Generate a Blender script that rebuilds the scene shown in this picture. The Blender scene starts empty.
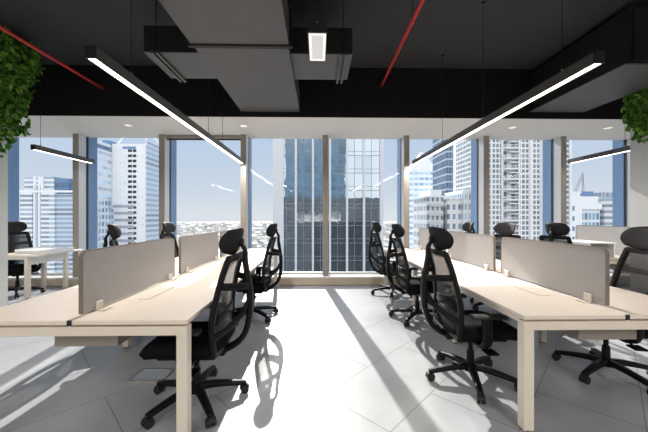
import bpy, bmesh, math, random
from mathutils import Vector, Matrix
S = bpy.context.scene
COL = S.collection
PI = math.pi
R = math.radians
random.seed(7)

# ------------------------------------------------------------------ materials
def nt(name):
    m = bpy.data.materials.new(name); m.use_nodes = True
    t = m.node_tree
    return m, t, t.nodes, t.links, t.nodes['Principled BSDF']

def mat(name, col, rough=.5, metal=0., spec=.5, bump=0., bscale=200., vary=0., vscale=6., sheen=0.):
    m, t, N, L, b = nt(name)
    b.inputs['Base Color'].default_value = (*col, 1)
    b.inputs['Roughness'].default_value = rough
    b.inputs['Metallic'].default_value = metal
    b.inputs['Specular IOR Level'].default_value = spec
    if sheen: b.inputs['Sheen Weight'].default_value = sheen
    tc = N.new('ShaderNodeTexCoord')
    if vary:
        n = N.new('ShaderNodeTexNoise'); n.inputs['Scale'].default_value = vscale; n.inputs['Detail'].default_value = 5
        L.new(tc.outputs['Object'], n.inputs['Vector'])
        r = N.new('ShaderNodeMapRange')
        r.inputs['From Min'].default_value = .25; r.inputs['From Max'].default_value = .75
        r.inputs['To Min'].default_value = 1 - vary; r.inputs['To Max'].default_value = 1 + vary
        L.new(n.outputs['Fac'], r.inputs['Value'])
        v = N.new('ShaderNodeVectorMath'); v.operation = 'SCALE'
        v.inputs[0].default_value = col
        L.new(r.outputs['Result'], v.inputs['Scale'])
        L.new(v.outputs['Vector'], b.inputs['Base Color'])
    if bump:
        n = N.new('ShaderNodeTexNoise'); n.inputs['Scale'].default_value = bscale; n.inputs['Detail'].default_value = 3
        L.new(tc.outputs['Object'], n.inputs['Vector'])
        bp = N.new('ShaderNodeBump'); bp.inputs['Strength'].default_value = bump; bp.inputs['Distance'].default_value = .002
        L.new(n.outputs['Fac'], bp.inputs['Height']); L.new(bp.outputs['Normal'], b.inputs['Normal'])
    return m

def emis(name, col, strength):
    m, t, N, L, b = nt(name)
    N.remove(b)
    e = N.new('ShaderNodeEmission'); e.inputs['Color'].default_value = (*col, 1); e.inputs['Strength'].default_value = strength
    L.new(e.outputs['Emission'], N['Material Output'].inputs['Surface'])
    return m

def mth(N, L, op, a, b=None, c=None):
    n = N.new('ShaderNodeMath'); n.operation = op
    for i, x in enumerate((a, b, c)):
        if x is None: continue
        if isinstance(x, (int, float)): n.inputs[i].default_value = x
        else: L.new(x, n.inputs[i])
    return n.outputs[0]

def facade(name, wall, glass, bay, floor, wf, hf, uo=0., zo=0., groughness=.15, gmetal=0., wrough=.7, spandrel=None):
    """window grid in metres on axis-aligned faces, in the object's own coordinates"""
    m, t, N, L, b = nt(name)
    tc = N.new('ShaderNodeTexCoord'); sx = N.new('ShaderNodeSeparateXYZ')
    L.new(tc.outputs['Object'], sx.inputs[0])
    u = mth(N, L, 'ADD', sx.outputs['X'], sx.outputs['Y'])
    u = mth(N, L, 'ADD', u, uo + 1000 * bay)
    z = mth(N, L, 'ADD', sx.outputs['Z'], zo + 1000 * floor)
    ud = mth(N, L, 'DIVIDE', u, bay); zd = mth(N, L, 'DIVIDE', z, floor)
    fu = mth(N, L, 'FRACT', ud); fz = mth(N, L, 'FRACT', zd)
    mk = mth(N, L, 'MULTIPLY', mth(N, L, 'LESS_THAN', fu, wf), mth(N, L, 'LESS_THAN', fz, hf))
    geo = N.new('ShaderNodeNewGeometry'); sn = N.new('ShaderNodeSeparateXYZ')
    L.new(geo.outputs['Normal'], sn.inputs[0])
    mk = mth(N, L, 'MULTIPLY', mk, mth(N, L, 'LESS_THAN', mth(N, L, 'ABSOLUTE', sn.outputs['Z']), .5))
    # each pane a little different
    wn = N.new('ShaderNodeTexWhiteNoise'); wn.noise_dimensions = '2D'
    cb = N.new('ShaderNodeCombineXYZ')
    L.new(mth(N, L, 'FLOOR', ud), cb.inputs[0]); L.new(mth(N, L, 'FLOOR', zd), cb.inputs[1])
    L.new(cb.outputs[0], wn.inputs['Vector'])
    k = mth(N, L, 'MULTIPLY_ADD', wn.outputs['Value'], .7, .65)
    gl = N.new('ShaderNodeVectorMath'); gl.operation = 'SCALE'; gl.inputs[0].default_value = glass
    L.new(k, gl.inputs['Scale'])
    mx = N.new('ShaderNodeMix'); mx.data_type = 'RGBA'
    mx.inputs['A'].default_value = (*wall, 1)
    L.new(mk, mx.inputs['Factor']); L.new(gl.outputs[0], mx.inputs['B'])
    L.new(mx.outputs['Result'], b.inputs['Base Color'])
    L.new(mth(N, L, 'MULTIPLY_ADD', mk, groughness - wrough, wrough), b.inputs['Roughness'])
    L.new(mth(N, L, 'MULTIPLY', mk, gmetal), b.inputs['Metallic'])
    return m

def pane_mat(name, tint=(1, 1, 1), refl=.05, edge=.5):
    m, t, N, L, b = nt(name); N.remove(b)
    tr = N.new('ShaderNodeBsdfTransparent'); tr.inputs['Color'].default_value = (*tint, 1)
    g = N.new('ShaderNodeBsdfGlossy'); g.inputs['Roughness'].default_value = .0
    lw = N.new('ShaderNodeLayerWeight'); lw.inputs['Blend'].default_value = .25
    f = mth(N, L, 'POWER', lw.outputs['Facing'], 4.)
    f = mth(N, L, 'MULTIPLY_ADD', f, edge, refl)
    mx = N.new('ShaderNodeMixShader'); L.new(f, mx.inputs[0])
    L.new(tr.outputs[0], mx.inputs[1]); L.new(g.outputs[0], mx.inputs[2])
    L.new(mx.outputs[0], N['Material Output'].inputs['Surface'])
    return m

def net_mat(name, col, alpha):
    m, t, N, L, b = nt(name)
    b.inputs['Base Color'].default_value = (*col, 1); b.inputs['Roughness'].default_value = .6
    b.inputs['Alpha'].default_value = alpha
    return m

def floor_mat():
    m, t, N, L, b = nt('grey_stone_tiles')
    tc = N.new('ShaderNodeTexCoord')
    mp = N.new('ShaderNodeMapping'); mp.inputs['Rotation'].default_value = (0, 0, R(-45)); mp.inputs['Location'].default_value = (.1, .157, 0)
    L.new(tc.outputs['Object'], mp.inputs['Vector'])
    br = N.new('ShaderNodeTexBrick'); br.offset = .5
    br.inputs['Scale'].default_value = 1; br.inputs['Brick Width'].default_value = 1.17; br.inputs['Row Height'].default_value = .585
    br.inputs['Mortar Size'].default_value = .003; br.inputs['Mortar Smooth'].default_value = .1
    br.inputs['Color1'].default_value = (.365, .382, .405, 1); br.inputs['Color2'].default_value = (.385, .402, .424, 1)
    br.inputs['Mortar'].default_value = (.15, .15, .155, 1)
    L.new(mp.outputs[0], br.inputs['Vector'])
    n = N.new('ShaderNodeTexNoise'); n.inputs['Scale'].default_value = 1.6; n.inputs['Detail'].default_value = 8; n.inputs['Roughness'].default_value = .65
    L.new(tc.outputs['Object'], n.inputs['Vector'])
    k = N.new('ShaderNodeMapRange'); k.inputs['From Min'].default_value = .3; k.inputs['From Max'].default_value = .7
    k.inputs['To Min'].default_value = .88; k.inputs['To Max'].default_value = 1.1
    L.new(n.outputs['Fac'], k.inputs['Value'])
    v = N.new('ShaderNodeVectorMath'); v.operation = 'SCALE'
    L.new(br.outputs['Color'], v.inputs[0]); L.new(k.outputs[0], v.inputs['Scale'])
    L.new(v.outputs[0], b.inputs['Base Color'])
    b.inputs['Roughness'].default_value = .34
    rr = N.new('ShaderNodeMapRange'); rr.inputs['To Min'].default_value = .30; rr.inputs['To Max'].default_value = .36; b.inputs['Specular IOR Level'].default_value = .42
    L.new(n.outputs['Fac'], rr.inputs['Value']); L.new(rr.outputs[0], b.inputs['Roughness'])
    bp = N.new('ShaderNodeBump'); bp.inputs['Strength'].default_value = .25; bp.inputs['Distance'].default_value = .002; bp.invert = True
    L.new(br.outputs['Fac'], bp.inputs['Height']); L.new(bp.outputs[0], b.inputs['Normal'])
    return m

def tower_glass():
    """mirror curtain wall with floor lines and thin mullions"""
    m, t, N, L, b = nt('mirror_curtain_wall')
    tc = N.new('ShaderNodeTexCoord'); sx = N.new('ShaderNodeSeparateXYZ'); L.new(tc.outputs['Object'], sx.inputs[0])
    u = mth(N, L, 'ADD', mth(N, L, 'ADD', sx.outputs['X'], sx.outputs['Y']), 340.)
    z = mth(N, L, 'ADD', sx.outputs['Z'], 350.4)
    ud = mth(N, L, 'DIVIDE', u, 1.7); zd = mth(N, L, 'DIVIDE', z, 3.5)
    fu = mth(N, L, 'FRACT', ud); fz = mth(N, L, 'FRACT', zd)
    line = mth(N, L, 'MAXIMUM', mth(N, L, 'LESS_THAN', fu, .06),
               mth(N, L, 'MAXIMUM', mth(N, L, 'LESS_THAN', fz, .035), mth(N, L, 'LESS_THAN', mth(N, L, 'ABSOLUTE', mth(N, L, 'SUBTRACT', fz, .26)), .012)))
    wn = N.new('ShaderNodeTexWhiteNoise'); wn.noise_dimensions = '2D'; cb = N.new('ShaderNodeCombineXYZ')
    L.new(mth(N, L, 'FLOOR', ud), cb.inputs[0]); L.new(mth(N, L, 'FLOOR', zd), cb.inputs[1]); L.new(cb.outputs[0], wn.inputs['Vector'])
    k = mth(N, L, 'MULTIPLY_ADD', wn.outputs['Value'], .16, .84)
    gl = N.new('ShaderNodeVectorMath'); gl.operation = 'SCALE'; gl.inputs[0].default_value = (.72, .80, .84); L.new(k, gl.inputs['Scale'])
    mx = N.new('ShaderNodeMix'); mx.data_type = 'RGBA'; mx.inputs['B'].default_value = (.30, .36, .42, 1)
    L.new(line, mx.inputs['Factor']); L.new(gl.outputs[0], mx.inputs['A'])
    L.new(mx.outputs['Result'], b.inputs['Base Color'])
    L.new(mth(N, L, 'MULTIPLY_ADD', line, -.8, .9), b.inputs['Metallic'])
    L.new(mth(N, L, 'MULTIPLY_ADD', line, .4, .02), b.inputs['Roughness'])
    n = N.new('ShaderNodeTexNoise'); n.inputs['Scale'].default_value = .35; n.inputs['Detail'].default_value = 2
    L.new(tc.outputs['Object'], n.inputs['Vector'])
    bp = N.new('ShaderNodeBump'); bp.inputs['Strength'].default_value = .10; bp.inputs['Distance'].default_value = .25
    L.new(n.outputs['Fac'], bp.inputs['Height']); L.new(bp.outputs[0], b.inputs['Normal'])
    return m

def leaf_mat(name):
    m, t, N, L, b = nt(name)
    oi = N.new('ShaderNodeNewGeometry')
    r = N.new('ShaderNodeValToRGB')
    r.color_ramp.elements[0].color = (.02, .09, .012, 1); r.color_ramp.elements[1].color = (.33, .56, .10, 1)
    e = r.color_ramp.elements.new(.5); e.color = (.10, .28, .035, 1)
    L.new(oi.outputs['Random Per Island'], r.inputs['Fac']); L.new(r.outputs['Color'], b.inputs['Base Color'])
    b.inputs['Roughness'].default_value = .4
    b.inputs['Transmission Weight'].default_value = 0
    tl = N.new('ShaderNodeBsdfTranslucent'); L.new(r.outputs['Color'], tl.inputs['Color'])
    mx = N.new('ShaderNodeMixShader'); mx.inputs[0].default_value = .35
    L.new(b.outputs[0], mx.inputs[1]); L.new(tl.outputs[0], mx.inputs[2])
    L.new(mx.outputs[0], N['Material Output'].inputs['Surface'])
    return m

M = dict(
    black=mat('black_nylon', (.005, .005, .006), .48, spec=.2, bump=.15, bscale=400),
    seatfab=mat('black_seat_fabric', (.006, .006, .008), .9, spec=.1, bump=.4, bscale=500),
    net=net_mat('black_back_net', (.009, .009, .010), .85),
    headnet=mat('black_headrest_net', (.011, .011, .013), .65, spec=.3, bump=.3, bscale=600),
    rubber=mat('black_rubber', (.01, .01, .01), .6),
    steel=mat('brushed_steel', (.55, .55, .56), .3, 1.),
    top=mat('pale_maple_laminate', (.80, .715, .63), .36, vary=.035, vscale=9),
    frame=mat('beige_powder_coat', (.77, .70, .61), .42),
    tray=mat('taupe_steel', (.27, .24, .21), .5),
    duct_white=mat('white_steel', (.72, .72, .71), .4),
    screen=mat('taupe_felt', (.43, .42, .42), .9, bump=.5, bscale=350, vary=.03, vscale=40),
    edge=mat('brown_edge_band', (.20, .165, .135), .6),
    clamp=mat('clear_clamp', (.72, .66, .58), .25),
    capblk=mat('black_plastic', (.012, .012, .012), .4),
    white=mat('white_paint', (.80, .79, .77), .7, bump=.1),
    soffit=mat('soffit_paint', (.66, .65, .63), .75, bump=.1),
    wallp=mat('white_wall_paint', (.82, .79, .74), .8),
    ceil=mat('charcoal_slab', (.026, .026, .029), .8, bump=.3, bscale=40, vary=.06, vscale=1.5),
    bulk=mat('black_board', (.003, .003, .0034), .75, spec=.3),
    duct=mat('grey_duct_board', (.085, .085, .087), .55, vary=.08, vscale=3),
    ductside=mat('black_duct_wrap', (.006, .006, .0065), .6),
    red=mat('red_pipe_paint', (.58, .045, .045), .4),
    lamp=mat('charcoal_aluminium', (.10, .095, .09), .45, .3),
    lampblk=mat('black_aluminium', (.02, .02, .02), .4, .3),
    glow=emis('warm_diffuser', (1, .90, .76), 9.),
    glow2=emis('white_panel', (1, .97, .93), .72),
    dlglow=emis('downlight_glow', (1, .9, .75), 1.1),
    glow3=emis('white_panel_rim', (1, .96, .90), 1.1),
    wire=mat('dark_wire', (.03, .03, .03), .5, .5),
    mull=mat('taupe_mullion', (.30, .275, .245), .45, .2),
    mullside=mat('pale_aluminium', (.62, .63, .63), .4, .2),
    fin=mat('blue_grey_fin', (.175, .295, .48), .3, .1),
    gasket=mat('black_gasket', (.01, .01, .012), .6),
    sill=mat('sill_stone', (.56, .48, .38), .5),
    silltop=mat('sill_capping', (.80, .79, .77), .35),
    pane=pane_mat('window_glass', (.985, .99, 1.0), .012, .35),
    plaster=mat('pale_concrete', (.67, .69, .67), .75, bump=.3, bscale=30, vary=.05, vscale=2.5),
    leaf=leaf_mat('ivy_leaf'), vine=mat('vine_stem', (.10, .09, .04), .7),
    floor=floor_mat(),
    hostdark=mat('dark_tinted_panels', (.010, .017, .030), .55),
    hostblue=facade('blue_tinted_panels', (.05, .10, .155), (.02, .062, .115), 1.6, 3.6, .92, .75, groughness=.35),
    tglass=tower_glass(),
    twhite=mat('white_cladding', (.94, .945, .95), .5),
    greyglass=mat('grey_window_glass', (.40, .45, .51), .25),
    paper=mat('white_card', (.82, .82, .83), .5),
    ground=mat('pale_sand', (.56, .54, .50), .95, vary=.25, vscale=.004),
    c1=mat('city_cream', (.55, .52, .47), .9), c2=mat('city_white', (.66, .66, .65), .9), c3=mat('city_grey', (.46, .46, .46), .9), c4=mat('city_green', (.32, .35, .27), .9),
)

# ------------------------------------------------------------------ mesh helpers
class MB:
    def __init__(s): s.bm = bmesh.new(); s.mi = 0
    def _new(s, verts):
        for v in verts:
            for f in v.link_faces: f.material_index = s.mi
    def box(s, x0, x1, y0, y1, z0, z1, bev=0., seg=1, rot=None, piv=None):
        r = bmesh.ops.create_cube(s.bm, size=1)
        vs = r['verts']
        mtx = Matrix.Translation(((x0+x1)/2, (y0+y1)/2, (z0+z1)/2)) @ Matrix.Diagonal((x1-x0, y1-y0, z1-z0, 1))
        if rot is not None:
            p = Matrix.Translation(piv or (0, 0, 0)); mtx = p @ rot @ p.inverted() @ mtx
        bmesh.ops.transform(s.bm, matrix=mtx, verts=vs)
        if bev:
            es = list({e for v in vs for e in v.link_edges})
            bmesh.ops.bevel(s.bm, geom=es, offset=bev, segments=seg, profile=.5, affect='EDGES')
            s._all()
        else: s._new(vs)
        return s
    def _all(s):
        pass
    def cyl(s, p0, p1, r0, r1=None, seg=16, cap=True):
        p0 = Vector(p0); p1 = Vector(p1); d = p1 - p0
        q = d.to_track_quat('Z', 'Y').to_matrix().to_4x4()
        bmesh.ops.create_cone(s.bm, cap_ends=cap, segments=seg, radius1=r0, radius2=r0 if r1 is None else r1, depth=d.length,
                              matrix=Matrix.Translation((p0+p1)/2) @ q)
        return s
    def sweep(s, path, sec, up=(0, 1, 0), closed=False, scales=None):
        """sec: list of (a,b): a along side axis, b along normal; up = reference for the side axis"""
        n = len(path); P = [Vector(p) for p in path]; rings = []
        for i in range(n):
            if closed: tg = P[(i+1) % n] - P[i-1]
            else: tg = P[min(i+1, n-1)] - P[max(i-1, 0)]
            tg.normalize()
            u = Vector(up(i) if callable(up) else up)
            u = (u - tg * u.dot(tg)).normalized()
            w = tg.cross(u)
            sc = scales[i] if scales else (1, 1)
            rings.append([s.bm.verts.new(P[i] + u * a * sc[0] + w * b * sc[1]) for a, b in sec])
        m = len(sec)
        for i in range(n if closed else n-1):
            A = rings[i]; B = rings[(i+1) % n]
            for j in range(m):
                s.bm.faces.new((A[j], A[(j+1) % m], B[(j+1) % m], B[j]))
        if not closed:
            s.bm.faces.new(list(reversed(rings[0]))); s.bm.faces.new(rings[-1])
        return s
    def prism(s, pts, y0, y1, axis='Y'):
        """polygon in (x,z) extruded along y"""
        f = (lambda a, b, c: (a, c, b)) if axis == 'Y' else (lambda a, b, c: (c, a, b))
        A = [s.bm.verts.new(f(a, b, y0)) for a, b in pts]; B = [s.bm.verts.new(f(a, b, y1)) for a, b in pts]
        n = len(pts)
        s.bm.faces.new(A); s.bm.faces.new(list(reversed(B)))
        for i in range(n): s.bm.faces.new((A[i], B[i], B[(i+1) % n], A[(i+1) % n]))
        return s
    def build(s, name, m, parent=None, smooth=False, bevel=0., loc=None, kind=None, label=None):
        bmesh.ops.recalc_face_normals(s.bm, faces=s.bm.faces)
        me = bpy.data.meshes.new(name); s.bm.to_mesh(me); s.bm.free()
        for mm in (m if isinstance(m, (list, tuple)) else [m]): me.materials.append(mm)
        o = bpy.data.objects.new(name, me); COL.objects.link(o)
        if smooth:
            for p in me.polygons: p.use_smooth = True
        if bevel:
            b = o.modifiers.new('bevel', 'BEVEL'); b.width = bevel; b.segments = 2; b.limit_method = 'ANGLE'; b.angle_limit = R(40)
        if parent: o.parent = parent
        if loc: o.location = loc
        if kind: o['kind'] = kind
        if label: o['label'] = label
        return o

def rsec(w, h, r=.3, n=3):
    """rounded rectangle section w x h"""
    rr = min(w, h) * r; out = []
    for cx, cy, a0 in ((w/2-rr, h/2-rr, 0), (-w/2+rr, h/2-rr, 90), (-w/2+rr, -h/2+rr, 180), (w/2-rr, -h/2+rr, 270)):
        for k in range(n):
            a = R(a0 + 90*k/(n-1)); out.append((cx + rr*math.cos(a), cy + rr*math.sin(a)))
    return out
def csec(r, n=8): return [(r*math.cos(2*PI*i/n), r*math.sin(2*PI*i/n)) for i in range(n)]
def smoothpath(pts, k=6, closed=False):
    P = [Vector(p) for p in pts]; n = len(P); out = []
    for i in range(n if closed else n-1):
        g = (lambda j: P[j % n]) if closed else (lambda j: P[max(0, min(n-1, j))])
        p0, p1, p2, p3 = g(i-1), g(i), g(i+1), g(i+2)
        for q in range(k):
            t = q/k
            out.append(.5*((2*p1) + (p2-p0)*t + (2*p0-5*p1+4*p2-p3)*t*t + (3*p1-p0-3*p2+p3)*t**3))
    if not closed: out.append(P[-1])
    return out

def tag(o, label=None, cat=None, group=None, kind=None):
    if label: o['label'] = label
    if cat: o['category'] = cat
    if group: o['group'] = group
    if kind: o['kind'] = kind
    return o
def empty(name, loc=(0, 0, 0), rz=0., **k):
    o = bpy.data.objects.new(name, None); COL.objects.link(o)
    o.location = loc; o.rotation_euler.z = rz; o.empty_display_size = .1
    return tag(o, **k)
def kids(o): return [c for c in bpy.data.objects if c.parent == o]
def copy_tree(o, parent=None):
    c = o.copy(); COL.objects.link(c); c.parent = parent
    for ch in kids(o): copy_tree(ch, c)
    return c
def struct(mb, name, m, label=None, cat=None, **k):
    o = mb.build(name, m, **k); o['kind'] = 'structure'
    if label: o['label'] = label
    return o

# ------------------------------------------------------------------ setting
XL, XR, YB, YW, ZC, ZS = -8.03, 8.20, -5.2, 5.95, 3.83, 3.0
YG = 6.22
struct(MB().box(XL-.2, XR+.2, YB-.2, 6.3, -.12, 0), 'floor', M['floor'], 'grey stone tiles laid diagonally across the office floor')
struct(MB().box(XL-.2, XR+.2, YB-.2, 5.1, ZC, ZC+.15), 'ceiling', M['ceil'], 'exposed charcoal painted slab above the desks')
struct(MB().box(XL-.2, XR+.2, 4.95, 5.1, ZS+.004, ZC), 'wall_bulkhead', M['bulk'], 'black bulkhead dropping from the slab to the pale soffit')
struct(MB().box(XL-.2, XR+.2, 4.953, 6.3, ZS, ZS+.1), 'ceiling_soffit', M['soffit'], 'pale lowered soffit along the windows')
struct(MB().box(XL-.2, XL, YB, 6.3, 0, ZC), 'wall_left', M['wallp'])
struct(MB().box(XR, XR+.2, YB, 6.3, 0, ZC), 'wall_right', M['wallp'])
struct(MB().box(XL-.2, XR+.2, YB-.2, YB, 0, ZC), 'wall_back', M['wallp'])
# sill along the glass
b = MB().box(XL, XR, YW, 6.3, .012, .145); struct(b, 'trim_1', M['sill'], 'beige upstand below the windows')
b = MB().box(XL, XR, YW-.012, 6.3, .145, .18, .006); struct(b, 'trim_2', M['silltop'], 'white window board capping the upstand')
b = MB().box(XL, XR, YW+.03, YW+.05, 0, .012); struct(b, 'baseboard_front', M['gasket'])
# window bays
mxs = [-8.03, -6.42, -4.78, -3.10, -1.49, .146, 1.78, 3.40, 4.99, 6.56, 8.20]
for k in range(10):
    x0, x1 = mxs[k], mxs[k+1]
    w = empty('window_%d' % (k+1), ((x0+x1)/2, YG, .18), kind='structure')
    h = (x1-x0)/2
    MB().box(-h+.05, h-.05, -.008, .008, 0, ZS-.18).build('pane', M['pane'], w)
    MB().box(-h+.05, h-.05, -.03, .03, 0, .04).build('bottom_rail', M['mullside'], w)
for k, x in enumerate(mxs):
    t = empty('trim_%d' % (k+3), (x, 6.0, .18), kind='structure')
    H = ZS-.18
    MB().box(-.055, .055, 0, .012, 0, H).build('mullion_face', M['mull'], t)
    MB().box(-.055, .055, .012, .20, 0, H).build('mullion_side', M['mullside'], t)
    MB().box(-.058, .058, .20, .235, 0, H).build('gasket', M['gasket'], t)
    MB().box(-.055, .055, .27, .51, -.3, H+.3).build('sun_fin', M['fin'], t)
rb = empty('roller_blind', ((mxs[3]+mxs[4])/2, 6.09, 2.935), label='rolled up taupe blind under the soffit left of the middle windows', cat='blind')
MB().box(-.755, .755, -.045, .045, 0, .065, .012).build('cassette', M['mull'], rb)
MB().box(-.74, .74, -.012, .004, -.028, .0).build('bottom_bar', M['lampblk'], rb)
# the building's own front above and below this storey (mirrored by the glass tower opposite)
struct(MB().box(-40, 36, 6.3, 6.5, ZS+.1, 8.7), 'wall_front_upper', M['hostdark'], 'dark tinted cladding of this building above the windows')
struct(MB().box(-40, 36, 6.3, 6.5, -60, -.12), 'wall_front_lower', M['hostdark'], 'dark tinted cladding of this building below the windows')
struct(MB().box(-12.6, 10.4, 6.3, 6.5, 8.7, 48), 'wall_front_tower', M['hostblue'], 'blue tinted tower front of this building')
struct(MB().box(XL-32, XL-.2, 6.3, 6.5, -.12, ZS+.1), 'wall_front_left', M['hostdark'])
struct(MB().box(XR+.2, XR+28, 6.3, 6.5, -.12, ZS+.1), 'wall_front_right', M['hostdark'])
# columns
struct(MB().box(-5.25, -4.40, 3.60, 4.35, 0, ZC, .012), 'column', M['plaster'], 'pale concrete column at the left edge under hanging ivy')
struct(MB().box(4.62, 5.4, 3.60, 4.37, 0, ZC, .012), 'column', M['plaster'], 'pale concrete column at the right edge under hanging ivy')

# ------------------------------------------------------------------ recessed lights, pipes, ducts
for i, (x, lab) in enumerate(((-3.39, 'recessed downlight in the soffit, leftmost of the four'), (-1.34, 'recessed downlight in the soffit near the far end of the left lamp'),
             (3.55, 'recessed downlight in the soffit above the white balcony tower'), (5.33, 'recessed downlight in the soffit nearest the right column'))):
    d = empty('recessed_downlight', (x, 5.42, ZS), label=lab, cat='ceiling light', group='downlights in the soffit')
    r = MB()
    n = 24
    ring = [(r.bm.verts.new((.062*math.cos(2*PI*a/n), .062*math.sin(2*PI*a/n), -.001)), r.bm.verts.new((.078*math.cos(2*PI*a/n), .078*math.sin(2*PI*a/n), -.001)),
             r.bm.verts.new((.075*math.cos(2*PI*a/n), .075*math.sin(2*PI*a/n), -.007)), r.bm.verts.new((.060*math.cos(2*PI*a/n), .060*math.sin(2*PI*a/n), -.007))) for a in range(n)]
    for a in range(n):
        A, B = ring[a], ring[(a+1) % n]
        for j in range(4): r.bm.faces.new((A[j], A[(j+1) % 4], B[(j+1) % 4], B[j]))
    r.build('bezel', M['white'], d, smooth=True)
    MB().cyl((0, 0, -.004), (0, 0, 0), .060, seg=24).build('diffuser', M['dlglow'], d)

def pipe(x, z, label):
    p = empty('fire_pipe', (x, 4.95, z), label=label, cat='pipe')
    MB().cyl((0, 0, 0), (0, -10, 0), .021, seg=14).build('tube', M['red'], p, smooth=True)
    for y in (-1.6, -4.2, -6.8):
        MB().cyl((0, y, 0), (0, y-.04, 0), .027, seg=14).build('coupling', M['red'], p)
        MB().cyl((0, y-.02, 0), (0, y-.02, ZC-z), .004, seg=6).build('hanger_rod', M['wire'], p)
pipe(-3.50, 3.45, 'red pipe under the slab running past the left ivy into the bulkhead')
pipe(1.05, 3.54, 'red pipe under the slab to the right of the central duct')

d = empty('air_duct', (0, 0, 3.09), label='grey air duct with a black crossing box hung under the middle of the slab', cat='duct')
MB().box(-1.275, -.295, -3, 3.02, 0, .34).build('duct_run', M['duct'], d)
MB().box(-1.262, -.305, 3.07, 4.95, 0, .34).build('duct_run', M['duct'], d)
MB().box(-1.31, -.265, 3.02, 3.07, -.018, .37, .004).build('flange', M['ductside'], d)
b = MB(); b.box(-1.89, .375, 3.285, 3.30, .062, .345); b.box(-1.89, -1.875, 3.30, 3.90, .064, .345); b.box(.36, .375, 3.30, 3.90, .064, .345); b.box(-1.89, .375, 3.885, 3.9, .064, .345)
b.build('crossing_box', M['ductside'], d)
MB().box(-1.89, .375, 3.29, 3.9, .055, .07).build('box_underside', M['duct'], d)
for x in (-1.80, -1.745, .235, .29):
    MB().box(x, x+.028, 3.25, 3.95, .025, .055).build('support_rail', M['lamp'], d)
for x in (-1.77, .26):
    for y in (3.28, 3.92): MB().cyl((x+.014, y, .05), (x+.014, y, ZC-3.09), .005, seg=6).build('hanger_rod', M['wire'], d)
d = empty('air_duct', (3.53, 3.36, 3.115), label='dark air duct above the right column running into the bulkhead', cat='duct')
MB().box(0, .92, 0, 1.59, 0, .012).build('underside', M['duct'], d)
MB().box(0, .92, .0, 1.59, .012, .63).build('casing', M['ductside'], d)
b = MB(); b.box(-.02, .94, -.03, 0, -.012, .65); b.build('flange', M['ductside'], d)
MB().box(.03, .9, -.05, -.03, .02, .6).build('end_cap', M['lampblk'], d)

# ------------------------------------------------------------------ linear lamps
def linear_lamp(x, y0, y1, z, wires, label, w=.066, h=.072, body='lamp', glow='glow', group='linear pendant lamps', power=62):
    t = empty('pendant_lamp', (x, (y0+y1)/2, z), label=label, cat='pendant lamp', group=group)
    L_ = (y1-y0)/2
    b = MB(); b.box(-w/2, -w/2+.007, -L_, L_, 0, h); b.box(w/2-.007, w/2, -L_, L_, 0, h); b.box(-w/2, w/2, -L_, L_, h, h+.008)
    b.build('housing', M[body], t)
    for s_ in (-1, 1):
        MB().box(-w/2, w/2, min(s_*L_, s_*(L_+.012)), max(s_*L_, s_*(L_+.012)), 0, h+.008).build('end_cap', M['lampblk' if body != 'white' else 'white'], t)
    MB().box(-w/2+.008, w/2-.008, -L_+.002, L_-.002, .004, .012).build('diffuser', M[glow], t)
    for wy in wires:
        yy = wy - (y0+y1)/2
        zt = (ZC if wy < 4.95 else ZS) - z
        c = MB().cyl((0, yy, h+.02), (0, yy, zt), .0028, seg=6).build('suspension_wire', M['wire'], t)
        MB().cyl((0, yy, h+.006), (0, yy, h+.035), .009, seg=10).build('wire_grip', M['steel'], c)
        MB().cyl((0, yy, zt-.02), (0, yy, zt), .022, seg=12).build('ceiling_cup', M['lampblk'], c)
    if power:
        ld = bpy.data.lights.new('lamp_light', 'AREA'); ld.shape = 'RECTANGLE'; ld.size = w-.02; ld.size_y = 2*L_-.02
        ld.energy = power; ld.color = (1, .94, .87)
        lo = bpy.data.objects.new('lamp_light', ld); COL.objects.link(lo); lo.parent = t; lo.location = (0, 0, -.002)
    return t
linear_lamp(-1.49, 2.0, 5.9, 2.4, (2.42, 4.10, 4.70), 'long linear lamp glowing warm above the left bench')
linear_lamp(1.90, 2.0, 5.92, 2.4, (2.30, 3.42, 4.55), 'long linear lamp glowing warm above the right bench')
linear_lamp(-4.40, 4.72, 5.93, 2.4, (4.84,), 'short dark linear lamp near the left column', power=5)
linear_lamp(4.90, 4.55, 5.75, 2.4, (4.7,), 'short dark linear lamp beside the right column', power=5)
linear_lamp(-.005, 1.70, 2.0, 2.4, (1.73, 1.97), 'small boxy pendant lamp with a white panel seen against the crossing duct', w=.108, h=.045, body='lampblk', glow='glow2', power=1)
for _ch in kids(bpy.data.objects['pendant_lamp.004']):
    if _ch.name.startswith('diffuser'): _rimp = _ch
b = MB(); b.box(-.050, -.034, -.148, .148, -.001, .0038); b.box(.034, .050, -.148, .148, -.001, .0038); b.box(-.034, .034, -.148, -.132, -.001, .0038); b.box(-.034, .034, .132, .148, -.001, .0038)
b.build('panel_rim', M['glow3'], _rimp)
for x in (-4.6, -1.49, 1.90, 5.0):  # unseen lamps added as fill for the warm light from behind the camera
    linear_lamp(x, -4.4, -.4, 2.75, (-4.1, -2.4, -.8), 'unseen linear lamp added as fill over the rear part of the office', group='added rear fill lamps', power=100)

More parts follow.
